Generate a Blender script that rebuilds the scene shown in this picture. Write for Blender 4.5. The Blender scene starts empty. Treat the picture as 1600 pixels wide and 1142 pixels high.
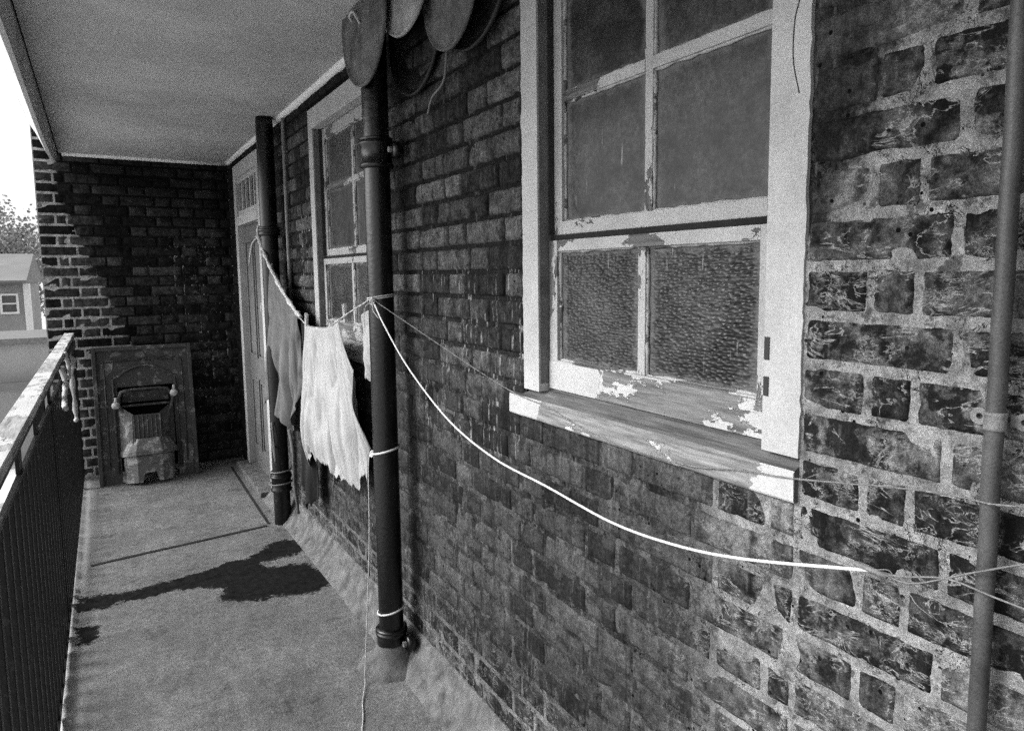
import bpy, bmesh, math, random
from mathutils import Vector, Matrix, noise
random.seed(7)
sc = bpy.context.scene
COL = sc.collection
H = 1.58            # eye height: z above the balcony floor = height relative to the eye + H
R = math.radians

# ------------------------------------------------------------------ materials
class N:
    """small node-graph helper; every value is a socket or a float"""
    def __init__(s, name):
        s.m = bpy.data.materials.new(name); s.m.use_nodes = True
        s.t = s.m.node_tree; s.t.nodes.clear()
        s.out = s.t.nodes.new('ShaderNodeOutputMaterial')
        s.b = s.t.nodes.new('ShaderNodeBsdfPrincipled')
        s.t.links.new(s.b.outputs[0], s.out.inputs[0])
    def put(s, sock, v):
        if hasattr(v, 'links') or hasattr(v, 'is_output'): s.t.links.new(v, sock)
        else: sock.default_value = v
    def math(s, op, a, b=0.0, c=None, clamp=False):
        n = s.t.nodes.new('ShaderNodeMath'); n.operation = op; n.use_clamp = clamp
        s.put(n.inputs[0], a); s.put(n.inputs[1], b)
        if c is not None: s.put(n.inputs[2], c)
        return n.outputs[0]
    def mul(s, a, b): return s.math('MULTIPLY', a, b)
    def add(s, a, b): return s.math('ADD', a, b)
    def sub(s, a, b): return s.math('SUBTRACT', a, b)
    def sat(s, a): return s.math('ADD', a, 0.0, clamp=True)
    def ramp(s, v, a, b, lo=0.0, hi=1.0, smooth=True):
        n = s.t.nodes.new('ShaderNodeMapRange'); n.clamp = True
        if smooth: n.interpolation_type = 'SMOOTHSTEP'
        s.put(n.inputs[0], v); s.put(n.inputs[1], a); s.put(n.inputs[2], b); s.put(n.inputs[3], lo); s.put(n.inputs[4], hi)
        return n.outputs[0]
    def mix(s, f, a, b):
        n = s.t.nodes.new('ShaderNodeMix'); n.data_type = 'FLOAT'
        s.put(n.inputs[0], f); s.put(n.inputs[2], a); s.put(n.inputs[3], b)
        return n.outputs[0]
    def attr(s, name):
        n = s.t.nodes.new('ShaderNodeAttribute'); n.attribute_name = name; return n.outputs['Fac']
    def pos(s, scale=(1,1,1), obj=False, loc=(0,0,0)):
        if obj:
            n = s.t.nodes.new('ShaderNodeTexCoord'); o = n.outputs['Object']
        else:
            n = s.t.nodes.new('ShaderNodeNewGeometry'); o = n.outputs['Position']
        k = s.t.nodes.new('ShaderNodeMapping'); k.inputs['Scale'].default_value = scale; k.inputs['Location'].default_value = loc
        s.t.links.new(o, k.inputs['Vector']); return k.outputs[0]
    def xyz(s, v):
        n = s.t.nodes.new('ShaderNodeSeparateXYZ'); s.t.links.new(v, n.inputs[0]); return n.outputs
    def noise(s, scale, detail=4, rough=.6, vec=None, dist=0.0):
        n = s.t.nodes.new('ShaderNodeTexNoise'); n.inputs['Scale'].default_value = scale
        n.inputs['Detail'].default_value = detail; n.inputs['Roughness'].default_value = rough; n.inputs['Distortion'].default_value = dist
        if vec is not None: s.t.links.new(vec, n.inputs['Vector'])
        return n.outputs['Fac']
    def voro(s, scale, vec=None, feat='F1', rnd=1.0):
        n = s.t.nodes.new('ShaderNodeTexVoronoi'); n.inputs['Scale'].default_value = scale; n.feature = feat
        n.inputs['Randomness'].default_value = rnd
        if vec is not None: s.t.links.new(vec, n.inputs['Vector'])
        return n.outputs['Distance']
    def bump(s, h, dist=.002, strength=1.0):
        n = s.t.nodes.new('ShaderNodeBump'); n.inputs['Distance'].default_value = dist; n.inputs['Strength'].default_value = strength
        s.put(n.inputs['Height'], h); s.t.links.new(n.outputs[0], s.b.inputs['Normal'])
    def col(s, v):
        if isinstance(v, (int, float)): s.b.inputs['Base Color'].default_value = (v, v, v, 1); return
        n = s.t.nodes.new('ShaderNodeCombineColor')
        for i in range(3): s.t.links.new(v, n.inputs[i])
        s.t.links.new(n.outputs[0], s.b.inputs['Base Color'])
    def done(s, rough=.8, metal=0.0, spec=.5):
        s.put(s.b.inputs['Roughness'], rough); s.put(s.b.inputs['Metallic'], metal); s.put(s.b.inputs['Specular IOR Level'], spec)
        return s.m

def grain(n, amt=.5, scale=420):
    """fine grit every real surface has: a multiplier near 1"""
    g = n.noise(scale, 2, .9, n.pos())
    return n.ramp(g, .3, .7, 1-amt, 1+amt, False)

def plain(name, v, rough=.8, metal=0.0, mott=.35, mscale=14, grit=.25, bump=.0006, spec=.4):
    n = N(name); p = n.pos()
    a = n.ramp(n.noise(mscale, 5, .65, p), .3, .7, 1-mott, 1+mott, False)
    n.col(n.mul(n.mul(a, v), grain(n, grit)))
    n.bump(n.noise(160, 4, .7, p), bump)
    return n.done(rough, metal, spec)

def mat_brick(name, bmul=1.0, hz=1.0):
    n = N(name); p = n.pos()
    rnd = n.attr('rnd'); lite = n.attr('lite'); smear = n.attr('smear'); soot = n.attr('soot'); drip = n.attr('drip')
    n1 = n.noise(22, 6, .7, p); n2 = n.noise(95, 5, .75, p); n3 = n.noise(9, 4, .6, p)
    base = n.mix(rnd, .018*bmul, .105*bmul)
    base = n.mul(base, n.ramp(n1, .34, .66, .30, 1.8, False))
    base = n.mul(base, n.ramp(n2, .34, .66, .45, 1.6, False))
    # lime haze and scratch-like veins where the wall is lime washed
    lit = n.ramp(n.add(lite, n.mul(n.sub(n1, .5), .5)), -.02, .12)
    ri = n.attr('rnd2')
    vp = n.pos((1, 1, 1.9))
    va = n.math('ABSOLUTE', n.sub(n.noise(13, 4, .62, vp, 1.2), .5))
    veins = n.mul(n.ramp(va, .0, .024, 1, 0), n.ramp(n.noise(16, 3, .6, p), .46, .58))
    vb = n.math('ABSOLUTE', n.sub(n.noise(34, 5, .7, n.pos((1, 1, 2.2)), .8), .5))
    veins2 = n.mul(n.ramp(vb, .0, .03, 1, 0), n.ramp(n.noise(11, 3, .6, p), .5, .6))
    haze = n.mul(n.ramp(n.add(n1, n.mul(ri, .30)), .58, .90), .42)
    base = n.mix(n.mul(n.mul(lit, hz), n.mul(.9, n.ramp(n.noise(15, 5, .7, n.pos(loc=(3, 3, 3))), .46, .53))), base, .008)
    w = n.sat(n.add(n.add(n.mul(veins, 1.3), n.mul(veins2, 1.0)), haze))
    w = n.mul(n.mul(w, hz), n.mul(lit, n.ramp(n2, .25, .6, .45, 1, False)))
    base = n.mix(w, base, .30)
    # smoky smear that covers brick and joint alike
    sm = n.mul(smear, n.ramp(n.noise(7, 6, .7, p), .28, .44))
    smc = n.mul(n.ramp(n.noise(6, 5, .65, n.pos((1, 1.4, .8))), .35, .65, .010, .062, False), n.ramp(n2, .34, .66, .45, 1.6, False)); base = n.mix(n.mul(sm, .45), n.mul(base, n.mix(sm, 1.0, .8)), n.mul(smc, n.mix(rnd, .55, 1.5)))
    bp = n.ramp(n.noise(11, 5, .7, n.pos((1, .8, 1.6), loc=(9, 2, 4))), .54, .60); base = n.mix(n.mul(n.mul(bp, smear), .4), base, .075)
    bq = n.ramp(n.noise(8, 5, .7, n.pos((1, .8, 1.6), loc=(1, 7, 2))), .56, .62); base = n.mix(n.mul(n.mul(bq, smear), .6), base, .010)
    # pale drips running down
    dn = n.noise(1, 3, .5, n.pos((60, 75, 3.2)))
    dm = n.mul(n.ramp(dn, .57, .66), n.ramp(n.noise(30, 3, .7, p), .42, .6)) if hz else n.mul(n.ramp(n.noise(34, 6, .75, p), .52, .64), n.ramp(n.noise(7, 4, .7, p), .44, .58))
    base = n.mix(n.mul(dm, drip), base, .34 if hz else .16)
    dk = n.noise(1, 3, .5, n.pos((30, 34, 1.6), loc=(5, 5, 5)))
    base = n.mul(base, n.mix(n.mul(n.ramp(dk, .55, .68), .55), 1.0, .3))
    # soot
    so = n.ramp(n.add(soot, n.mul(n.sub(n3, .5), .5)), .25, .75)
    base = n.mix(n.mul(so, .84), base, .009)
    # small holes
    vd = n.voro(34, p); hole = n.mul(n.ramp(vd, .10, .13, 1, 0), n.ramp(n.noise(6, 2, .5, p), .5, .56))
    base = n.mix(hole, base, .004)
    n.col(n.mul(n.mul(base, .82), grain(n, .5)))
    h = n.add(n.mul(n2, .5), n.add(n.mul(n1, 1.0), n.mul(n.noise(300, 3, .8, p), .2)))
    h = n.sub(h, n.mul(hole, 1.2))
    n.bump(h, .006, .9)
    return n.done(.92, 0, .08)

def mat_mortar(name, lt=.23, gm=.75):
    n = N(name); p = n.pos()
    lite = n.attr('lite'); smear = n.attr('smear'); soot = n.attr('soot'); drip = n.attr('drip')
    n1 = n.noise(20, 6, .7, p); n2 = n.noise(130, 5, .8, p); n3 = n.noise(9, 4, .6, p)
    lit = n.ramp(n.add(lite, n.mul(n.sub(n1, .5), .45)), -.05, .1)
    dark = n.mul(.012, n.ramp(n2, .3, .7, .4, 1.9, False))
    light = n.mul(n.mul(lt, n.ramp(n1, .34, .66, .45, 1.35, False)), n.ramp(n2, .34, .66, .75, 1.2, False))
    gr = n.ramp(n.noise(17, 6, .75, n.pos(loc=(2, 9, 5))), .54, .62); light = n.mix(n.mul(gr, gm), light, .03)
    c = n.mix(lit, dark, light)
    sm = n.mul(smear, n.ramp(n.noise(7, 6, .7, p), .28, .44))
    smc = n.mul(n.ramp(n.noise(6, 5, .65, n.pos((1, 1.4, .8))), .35, .65, .010, .055, False), n.ramp(n2, .34, .66, .45, 1.6, False)); c = n.mix(n.mul(sm, .9), c, smc)
    mk = n.ramp(n.noise(13, 5, .7, n.pos((1, 1.2, 1.2), loc=(4, 4, 4))), .52, .60); c = n.mix(n.mul(n.mul(mk, smear), .55), c, .12)
    ml = n.ramp(n.noise(9, 5, .7, n.pos(loc=(8, 1, 6))), .55, .62); c = n.mix(n.mul(n.mul(ml, smear), .7), c, .008)
    dn = n.noise(1, 3, .5, n.pos((60, 75, 3.2)))
    dm = n.mul(n.ramp(dn, .57, .66), n.ramp(n.noise(30, 3, .7, p), .42, .6))
    c = n.mix(n.mul(dm, drip), c, .40)
    so = n.ramp(n.add(soot, n.mul(n.sub(n3, .5), .5)), .25, .75)
    c = n.mix(n.mul(so, .86), c, .007)
    crack = n.math('ABSOLUTE', n.sub(n.noise(18, 5, .7, p, .6), .5))
    ck = n.mul(n.ramp(crack, 0, .010, 1, 0), n.ramp(n3, .5, .58))
    vd = n.voro(46, p); hole = n.mul(n.ramp(vd, .14, .17, 1, 0), n.ramp(n.noise(8, 2, .5, p), .52, .58))
    bad = n.sat(n.add(ck, hole))
    c = n.mix(bad, c, .005)
    n.col(n.mul(c, grain(n, .5)))
    h = n.add(n.mul(n1, 1.0), n.mul(n2, .45)); h = n.sub(h, n.mul(bad, 1.2))
    n.bump(h, .006, 1.0)
    return n.done(.95, 0, .05)

def mat_concrete():
    n = N('concrete_floor'); p = n.pos()
    a = n.noise(3.2, 6, .65, p); b = n.noise(26, 5, .7, p); c = n.noise(150, 3, .8, p)
    v = n.mul(n.mul(n.ramp(a, .34, .66, .12, .20, False), n.ramp(b, .34, .66, .78, 1.2, False)), n.ramp(c, .34, .66, .6, 1.35, False))
    sp = n.mul(n.ramp(n.noise(11, 5, .75, n.pos((2.4, 1, 1))), .60, .70), .55)
    v = n.mix(sp, v, .30)
    x = n.xyz(p); v = n.mix(n.ramp(n.add(x[0], n.mul(n.sub(b, .5), .06)), -.15, -.125, .6, 0), v, .30)
    dk = n.ramp(n.noise(5, 6, .75, n.pos((1, 1, 1), loc=(4, 1, 1))), .56, .66); v = n.mul(v, n.mix(dk, 1.0, .6))
    ck = n.mul(n.ramp(n.math('ABSOLUTE', n.sub(n.noise(2.6, 6, .7, p, .5), .5)), 0, .0035, 1, 0), n.ramp(n.noise(1.7, 2, .5, p), .48, .55)); v = n.mix(n.mul(ck, .7), v, .02)
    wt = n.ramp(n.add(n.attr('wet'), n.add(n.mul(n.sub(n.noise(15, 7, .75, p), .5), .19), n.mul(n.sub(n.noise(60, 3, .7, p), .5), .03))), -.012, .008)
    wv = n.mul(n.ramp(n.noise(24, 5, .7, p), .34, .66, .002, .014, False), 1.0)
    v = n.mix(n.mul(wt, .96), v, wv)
    n.col(n.mul(v, grain(n, .35))); n.bump(n.mul(n.add(b, n.mul(c, .5)), n.mix(wt, 1.0, .35)), .005)
    return n.done(.92, 0, n.mix(wt, .25, .03))

def mat_peel(name, paint=.5, wood=.10, thr=.5, axis=1, wet=.55, soft=.02, patch=None, front=None):
    """old white paint flaking from grey wood; axis = grain direction"""
    n = N(name); p = n.pos()
    s = [55, 55, 55]; s[axis] = 3.5
    g = n.noise(1.6, 5, .7, n.pos(tuple(s)))
    wd = n.mul(wood, n.ramp(g, .3, .7, .35, 1.8, False))
    pt = n.mul(n.mul(paint, n.ramp(n.noise(8, 4, .6, p), .3, .7, .86, 1.1, False)), n.ramp(n.noise(170, 3, .8, p), .3, .7, .86, 1.12, False))
    s2 = [9, 9, 9]; s2[axis] = 4.5
    f = n.noise(1.0, 7, .68, n.pos(tuple(s2)))
    if patch:
        x = n.xyz(p); y = x[1]
        yy = n.add(n.add(y, n.mul(n.sub(x[2], 1.22), .35)), n.mul(n.sub(n.noise(24, 5, .65, p), .5), .10))
        m = 0.0
        for (a, b) in patch:
            k = n.mul(n.math('GREATER_THAN', yy, a), n.math('LESS_THAN', yy, b)); m = n.sat(n.add(k, m))
        m = n.math('MAXIMUM', m, n.ramp(f, thr, thr+soft))
        if front:
            fr = n.ramp(x[0], front, front+.002, 1, 0); m = n.mul(m, fr); wd = n.mul(wd, n.mix(fr, .55, 1.0))
    else:
        m = n.ramp(f, thr, thr+soft)
    crack = n.mul(n.ramp(n.math('ABSOLUTE', n.sub(n.noise(14, 5, .7, p), .5)), 0, .006, 1, 0), .5)
    m2 = n.mul(m, n.sub(1.0, crack))
    n.col(n.mul(n.mix(m2, wd, pt), grain(n, .22)))
    n.bump(n.add(n.mul(m, 1.5), n.mul(g, .6)), .0025)
    return n.done(.7, 0, .35)

def mat_glass(name, hammered):
    n = N(name); p = n.pos()
    g = n.t.nodes.new('ShaderNodeTexCoord').outputs['Generated']; gx = n.xyz(g)
    def edge(v): return n.math('MINIMUM', v, n.sub(1.0, v))
    e = n.math('MINIMUM', edge(gx[1]), n.mul(edge(gx[2]), 1.5))
    du = n.mul(n.ramp(n.noise(5, 6, .75, p), .38, .64, .010, .060, False), n.ramp(n.noise(90, 4, .8, p), .34, .66, .4, 1.6, False))
    grime = n.ramp(n.add(e, n.mul(n.sub(n.noise(26, 5, .7, p), .5), .22)), .02, .11, 1, 0)
    st = n.noise(1, 3, .5, n.pos((52, 60, 5.0)))
    du = n.mix(n.mul(n.mul(n.ramp(st, .66, .70), n.ramp(n.noise(13, 2, .5, p), .5, .6)), .6), du, .30)
    du = n.mix(n.mul(grime, .6), du, .17)
    n.col(n.mul(du, grain(n, .25)))
    if hammered:
        q = n.pos((1, 74, 150)); w = n.t.nodes.new('ShaderNodeTexVoronoi'); w.feature = 'SMOOTH_F1'; w.inputs['Scale'].default_value = 1.0
        w.inputs['Randomness'].default_value = .75; w.inputs['Smoothness'].default_value = .35; n.t.links.new(q, w.inputs['Vector'])
        n.bump(w.outputs['Distance'], .0032, 1.0); return n.done(n.mix(grime, .25, .7), 0, .27)
    n.bump(n.noise(7, 2, .5, p), .003); return n.done(n.mix(grime, .36, .8), 0, .27)

def mat_iron(name, v=.012, rough=.35, rust=.05, flake=.62, spec=.5):
    n = N(name); p = n.pos()
    f = n.ramp(n.noise(13, 6, .72, p), flake, flake+.06)
    n.col(n.mul(n.mix(f, v, rust), grain(n, .35)))
    n.bump(n.add(n.noise(60, 5, .7, p), n.mul(f, -.5)), .0016)
    return n.done(n.mix(f, rough, .85), 0, spec)

def mat_pale(name, v, bright):
    return plain(name, v, .9, 0, .12, 3, .15, .001)

M = {}
M['brick'] = mat_brick('sooty_brick'); M['mortar'] = mat_mortar('lime_mortar')
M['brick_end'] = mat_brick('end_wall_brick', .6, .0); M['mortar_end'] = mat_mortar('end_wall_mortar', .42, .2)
M['concrete'] = mat_concrete()
M['fillet'] = plain('cement_fillet', .12, .95, 0, .6, 16, .5, .003)
M['ceil'] = plain('painted_soffit', .43, .9, 0, .22, 1.7, .3, .002)
M['paintw'] = mat_peel('white_gloss_paint', .40, .16, .24, 2)
M['sashw'] = mat_peel('flaking_sash_paint', .36, .09, .43, 2)
M['sashh'] = mat_peel('flaking_rail_paint', .36, .09, .44, 1)
M['railb'] = mat_peel('peeled_bottom_rail', .42, .13, .515, 1, patch=[(1.33, 1.6)])
M['sill'] = mat_peel('bare_weathered_sill', .42, .17, .60, 1, patch=[(1.50, 1.72), (.60, .805)], front=.9915)
M['jambd'] = plain('dark_paint_and_shade', .02, .7); M['chan'] = plain('grimy_shaded_channel', .13, .7)  # greys of jamb channels and gaps carry painted shade as well as grime
M['glass'] = mat_glass('dusty_obscured_glass', False); M['hammer'] = mat_glass('hammered_glass', True)
M['iron'] = mat_iron('black_painted_iron', .003, .24, .02, .72, .55); M['ironold'] = mat_iron('flaking_black_iron', .003, .32, .05, .64, .45)
M['rail'] = mat_iron('railing_iron', .003, .42, .03, .6, .3)
M['fire'] = mat_iron('rusty_cast_iron', .045, .65, .17, .55)
M['firel'] = mat_iron('limed_and_lit_cast_iron', .11, .7, .30, .5)
M['fired'] = plain('soot_inside', .006, .95)
M['conduit'] = plain('grey_painted_conduit', .055, .42, 0, .5, 12, .4)
M['clip'] = plain('pale_painted_clip', .16, .6, 0, .4, 30, .3, .002)
M['cord'] = plain('white_plastic_cord', .6, .5, 0, .05, 20, .1)
M['rope'] = plain('grubby_string', .42, .9, 0, .3, 60, .3, .002)
M['dstr'] = plain('weathered_string', .17, .9, 0, .4, 60, .3, .002)
M['wire'] = plain('grey_wire', .14, .6, 0, .3, 60, .3)
M['doorp'] = plain('grey_door_paint', .12, .6, 0, .2, 8, .25)
M['lid'] = plain('dull_grey_tin', .10, .6, .0, .6, 16, .35, .002)
M['lidb'] = plain('pale_zinc', .27, .5, .0, .5, 14, .3, .002)
M['lidd'] = plain('blackened_tin', .010, .5, .0, .7, 14, .4, .002)
M['handle'] = plain('worn_handle', .45, .5)
def mat_cloth(name, v, var=.12):
    n = N(name); p = n.pos()
    a = n.ramp(n.noise(9, 4, .6, p), .3, .7, 1-var, 1+var, False)
    wv = n.noise(1, 2, .5, n.pos((300, 300, 30)))
    n.col(n.mul(n.mul(a, v), n.mul(grain(n, .15), n.ramp(wv, .3, .7, .9, 1.1, False))))
    n.bump(wv, .0015); n.b.inputs['Sheen Weight'].default_value = .1
    return n.done(.95, 0, .1)
M['clothw'] = mat_cloth('white_cotton', .32); M['clothg'] = mat_cloth('grey_cotton', .105, .3); M['clothd'] = mat_cloth('black_cloth', .012)
M['wood'] = mat_peel('pale_handrail_wood', .50, .26, .5, 1)
M['joint'] = plain('joint_dirt_and_shade', .012, .95)
M['wet'] = plain('wet_concrete', .024, .42, 0, .5, 9, .45, .002, .25)
M['obrick'] = plain('far_brick', .31, .9, 0, .15, 1.2, .1); M['oroof'] = plain('far_slate', .19, .8, 0, .2, .8, .1)
M['owhite'] = plain('far_white_paint', .8, .7, 0, .05); M['odark'] = plain('far_dark_pane', .10, .3); M['opave'] = plain('far_paving', .7, .9, 0, .15, .6)
M['oroad'] = plain('far_ground', .48, .9, 0, .2, .5); M['bark'] = plain('bark', .16, .9)  # far brick, ground and leaves paled to stand in for haze and overexposure
n_ = N('leaf_green'); n_.col(n_.mul(.26, n_.ramp(n_.noise(3, 3, .6, n_.pos()), .3, .7, .6, 1.6, False))); M['leaf'] = n_.done(.7)

# ------------------------------------------------------------------ mesh helpers
def tag(o, label=None, cat=None, group=None, kind=None):
    if label: o['label'] = label
    if cat: o['category'] = cat
    if group: o['group'] = group
    if kind: o['kind'] = kind
    return o
def empty(name, loc=(0,0,0), rot=(0,0,0)):
    o = bpy.data.objects.new(name, None); COL.objects.link(o); o.location = loc; o.rotation_euler = rot; o.empty_display_size = .1
    return o
class MB:
    def __init__(s): s.v = []; s.f = []; s.m = []; s.sm = []; s.a = {}
    def add(s, vs, fs, mi=0, smooth=False):
        o = len(s.v); s.v += [tuple(v) for v in vs]
        for f in fs: s.f.append(tuple(i+o for i in f)); s.m.append(mi); s.sm.append(smooth)
        return o
    def box(s, x0, x1, y0, y1, z0, z1, mi=0, c=.0):
        x0, x1 = sorted((x0, x1)); y0, y1 = sorted((y0, y1)); z0, z1 = sorted((z0, z1))
        if c <= 0:
            vs = [(x, y, z) for x in (x0, x1) for y in (y0, y1) for z in (z0, z1)]
            s.add(vs, [(0,1,3,2), (4,6,7,5), (0,4,5,1), (2,3,7,6), (0,2,6,4), (1,5,7,3)], mi); return
        bm = bmesh.new(); bmesh.ops.create_cube(bm, size=1)
        for v in bm.verts: v.co = Vector(((x0+x1)/2+v.co.x*(x1-x0), (y0+y1)/2+v.co.y*(y1-y0), (z0+z1)/2+v.co.z*(z1-z0)))
        bmesh.ops.bevel(bm, geom=bm.edges[:], offset=c, segments=2, affect='EDGES', profile=.6)
        s.bm(bm, mi)
    def bm(s, bm, mi=0, smooth=False):
        bm.verts.index_update()
        s.add([v.co[:] for v in bm.verts], [[v.index for v in f.verts] for f in bm.faces], mi, smooth); bm.free()
    def prism(s, pts, a0, a1, axis='x', mi=0):
        """closed polygon pts (p,q) extruded along axis from a0 to a1"""
        def P(p, q, a): return {'x': (a, p, q), 'y': (p, a, q), 'z': (p, q, a)}[axis]
        n = len(pts)
        vs = [P(p, q, a0) for p, q in pts]+[P(p, q, a1) for p, q in pts]
        s.add(vs, [tuple(range(n)), tuple(range(2*n-1, n-1, -1))]+[(i, (i+1) % n, n+(i+1) % n, n+i) for i in range(n)], mi)
    def tube(s, pts, rad, seg=10, mi=0, caps=True, smooth=True, wob=0.0):
        pts = [Vector(p) for p in pts]; n = len(pts)
        rr = rad if isinstance(rad, (list, tuple)) else [rad]*n
        vs = []; up = None
        for i in range(n):
            t = (pts[min(i+1, n-1)]-pts[max(i-1, 0)])
            t = t.normalized() if t.length > 1e-9 else Vector((0, 0, 1))
            if up is None: up = Vector((0, 0, 1)) if abs(t.z) < .9 else Vector((1, 0, 0))
            a = up-t*up.dot(t); a.normalize(); b = t.cross(a); up = a
            for k in range(seg):
                th = 2*math.pi*k/seg
                r = rr[i]*(1+wob*noise.noise(Vector((i*.7, k*1.3, rad if isinstance(rad, float) else 1))))
                vs.append(pts[i]+a*math.cos(th)*r+b*math.sin(th)*r)
        fs = [(i*seg+k, i*seg+(k+1) % seg, (i+1)*seg+(k+1) % seg, (i+1)*seg+k) for i in range(n-1) for k in range(seg)]
        if caps: fs += [tuple(range(seg-1, -1, -1)), tuple((n-1)*seg+k for k in range(seg))]
        s.add(vs, fs, mi, smooth)
    def lathe(s, prof, c=(0, 0, 0), seg=28, mi=0, axis='z', smooth=True, cap=True):
        vs = []
        for r, h in prof:
            for k in range(seg):
                th = 2*math.pi*k/seg; a, b = r*math.cos(th), r*math.sin(th)
                vs.append({'z': (c[0]+a, c[1]+b, c[2]+h), 'x': (c[0]+h, c[1]+a, c[2]+b), 'y': (c[0]+a, c[1]+h, c[2]+b)}[axis])
        n = len(prof)
        fs = [(i*seg+k, i*seg+(k+1) % seg, (i+1)*seg+(k+1) % seg, (i+1)*seg+k) for i in range(n-1) for k in range(seg)]
        if cap: fs += [tuple(range(seg-1, -1, -1)), tuple((n-1)*seg+k for k in range(seg))]
        s.add(vs, fs, mi, smooth)
    def build(s, name, mats, parent=None, attrs=None):
        me = bpy.data.meshes.new(name); me.from_pydata(s.v, [], s.f); 
        for m in (mats if isinstance(mats, (list, tuple)) else [mats]): me.materials.append(M[m])
        me.polygons.foreach_set('material_index', s.m); me.polygons.foreach_set('use_smooth', s.sm)
        if s.a:
            for k, vals in s.a.items():
                at = me.attributes.new(k, 'FLOAT', 'POINT'); at.data.foreach_set('value', vals)
        me.update()
        bm = bmesh.new(); bm.from_mesh(me)
        if not s.a: bmesh.ops.recalc_face_normals(bm, faces=bm.faces[:]); bm.to_mesh(me)
        bm.free()
        o = bpy.data.objects.new(name, me); COL.objects.link(o)
        if parent: o.parent = parent
        return o
def nz(x, y, z=0.0): return noise.noise(Vector((x, y, z)))

def cat(ps, k=8):
    """Catmull-Rom through the points"""
    P = [Vector(p) for p in ps]; P = [2*P[0]-P[1]]+P+[2*P[-1]-P[-2]]; out = []
    for i in range(1, len(P)-2):
        for j in range(k):
            t = j/k; a, b, c, d = P[i-1], P[i], P[i+1], P[i+2]
            out.append(.5*((2*b)+(-a+c)*t+(2*a-5*b+4*c-d)*t*t+(-a+3*b-3*c+d)*t**3))
    return out+[P[-2]]
# ------------------------------------------------------------------ brickwork
PITCH = .0787; ZR0 = .0025+H       # a bed joint lies at eye height
def sstep(a, b, x):
    t = max(0, min(1, (x-a)/(b-a))); return t*t*(3-2*t)
def fields_side(y, z):
    """lite, smear, soot, drip on the flat-side wall (stains with their own outline)"""
    zr = z-H
    # clean repointed patch by the thin conduit
    if zr > -.36: L = min((.60+.38*(.30-zr))-y if zr > .06 else .80-y, (.39-zr))*3.2
    else: L = (.98-y+.25*(-.5-zr))*2.0
    L = max(L, -.35)
    # bottom rows keep bright joints
    L = max(L, (-1.13-zr)*3.0 if y < 2.5 else (-1.05-zr)*2.0)
    if 3.2 < y < 4.6: L = max(L, (-.98-zr-.35*abs(y-4.1))*2.5)
    sm = sstep(-.28, -.42, zr)*sstep(.80, 1.0, y)*sstep(-1.32, -1.12, zr)+sstep(.0, -.4, zr)*sstep(1.55, 1.7, y)*.45
    soot = sstep(.66, .93, zr)*.9
    if y < .75 and zr > .06:
        q = sstep(.0, .05, y-(.60+.38*(.30-zr))); soot = max(soot, .34*max(q, sstep(.36, .42, zr))); sm = max(sm, .8*q)
    if y > 5.9: soot = .8
    d = .14 if zr < -.1 else .12
    if 1.6 < y < 2.3 and -.55 < zr < .02: d = .62
    if y < .6: d = .0
    if 3.75 < y < 4.05 and -.25 < zr < .35: d = 1.0
    return L, min(1, sm), soot, d
def fields_end(x, z):
    zr = z-H
    bx = -.17+.0*zr
    k = .62 - zr                       # bright joints widen downwards
    edge = -.20+max(0, k)*.36
    L = max(-.35, (edge-x)*4)
    if zr < -.55: L = max(L, (.0-x)*2)
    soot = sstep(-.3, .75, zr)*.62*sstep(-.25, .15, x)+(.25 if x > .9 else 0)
    sm = .35*sstep(.2, -.6, zr)*sstep(.3, .6, x)
    pale = 1.0 if (x > .5 and zr < .25) else .2
    return L, sm, soot, sstep(.25, .7, x)*sstep(.42, .2, zr)*sstep(-1.5, -.9, zr)

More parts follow.
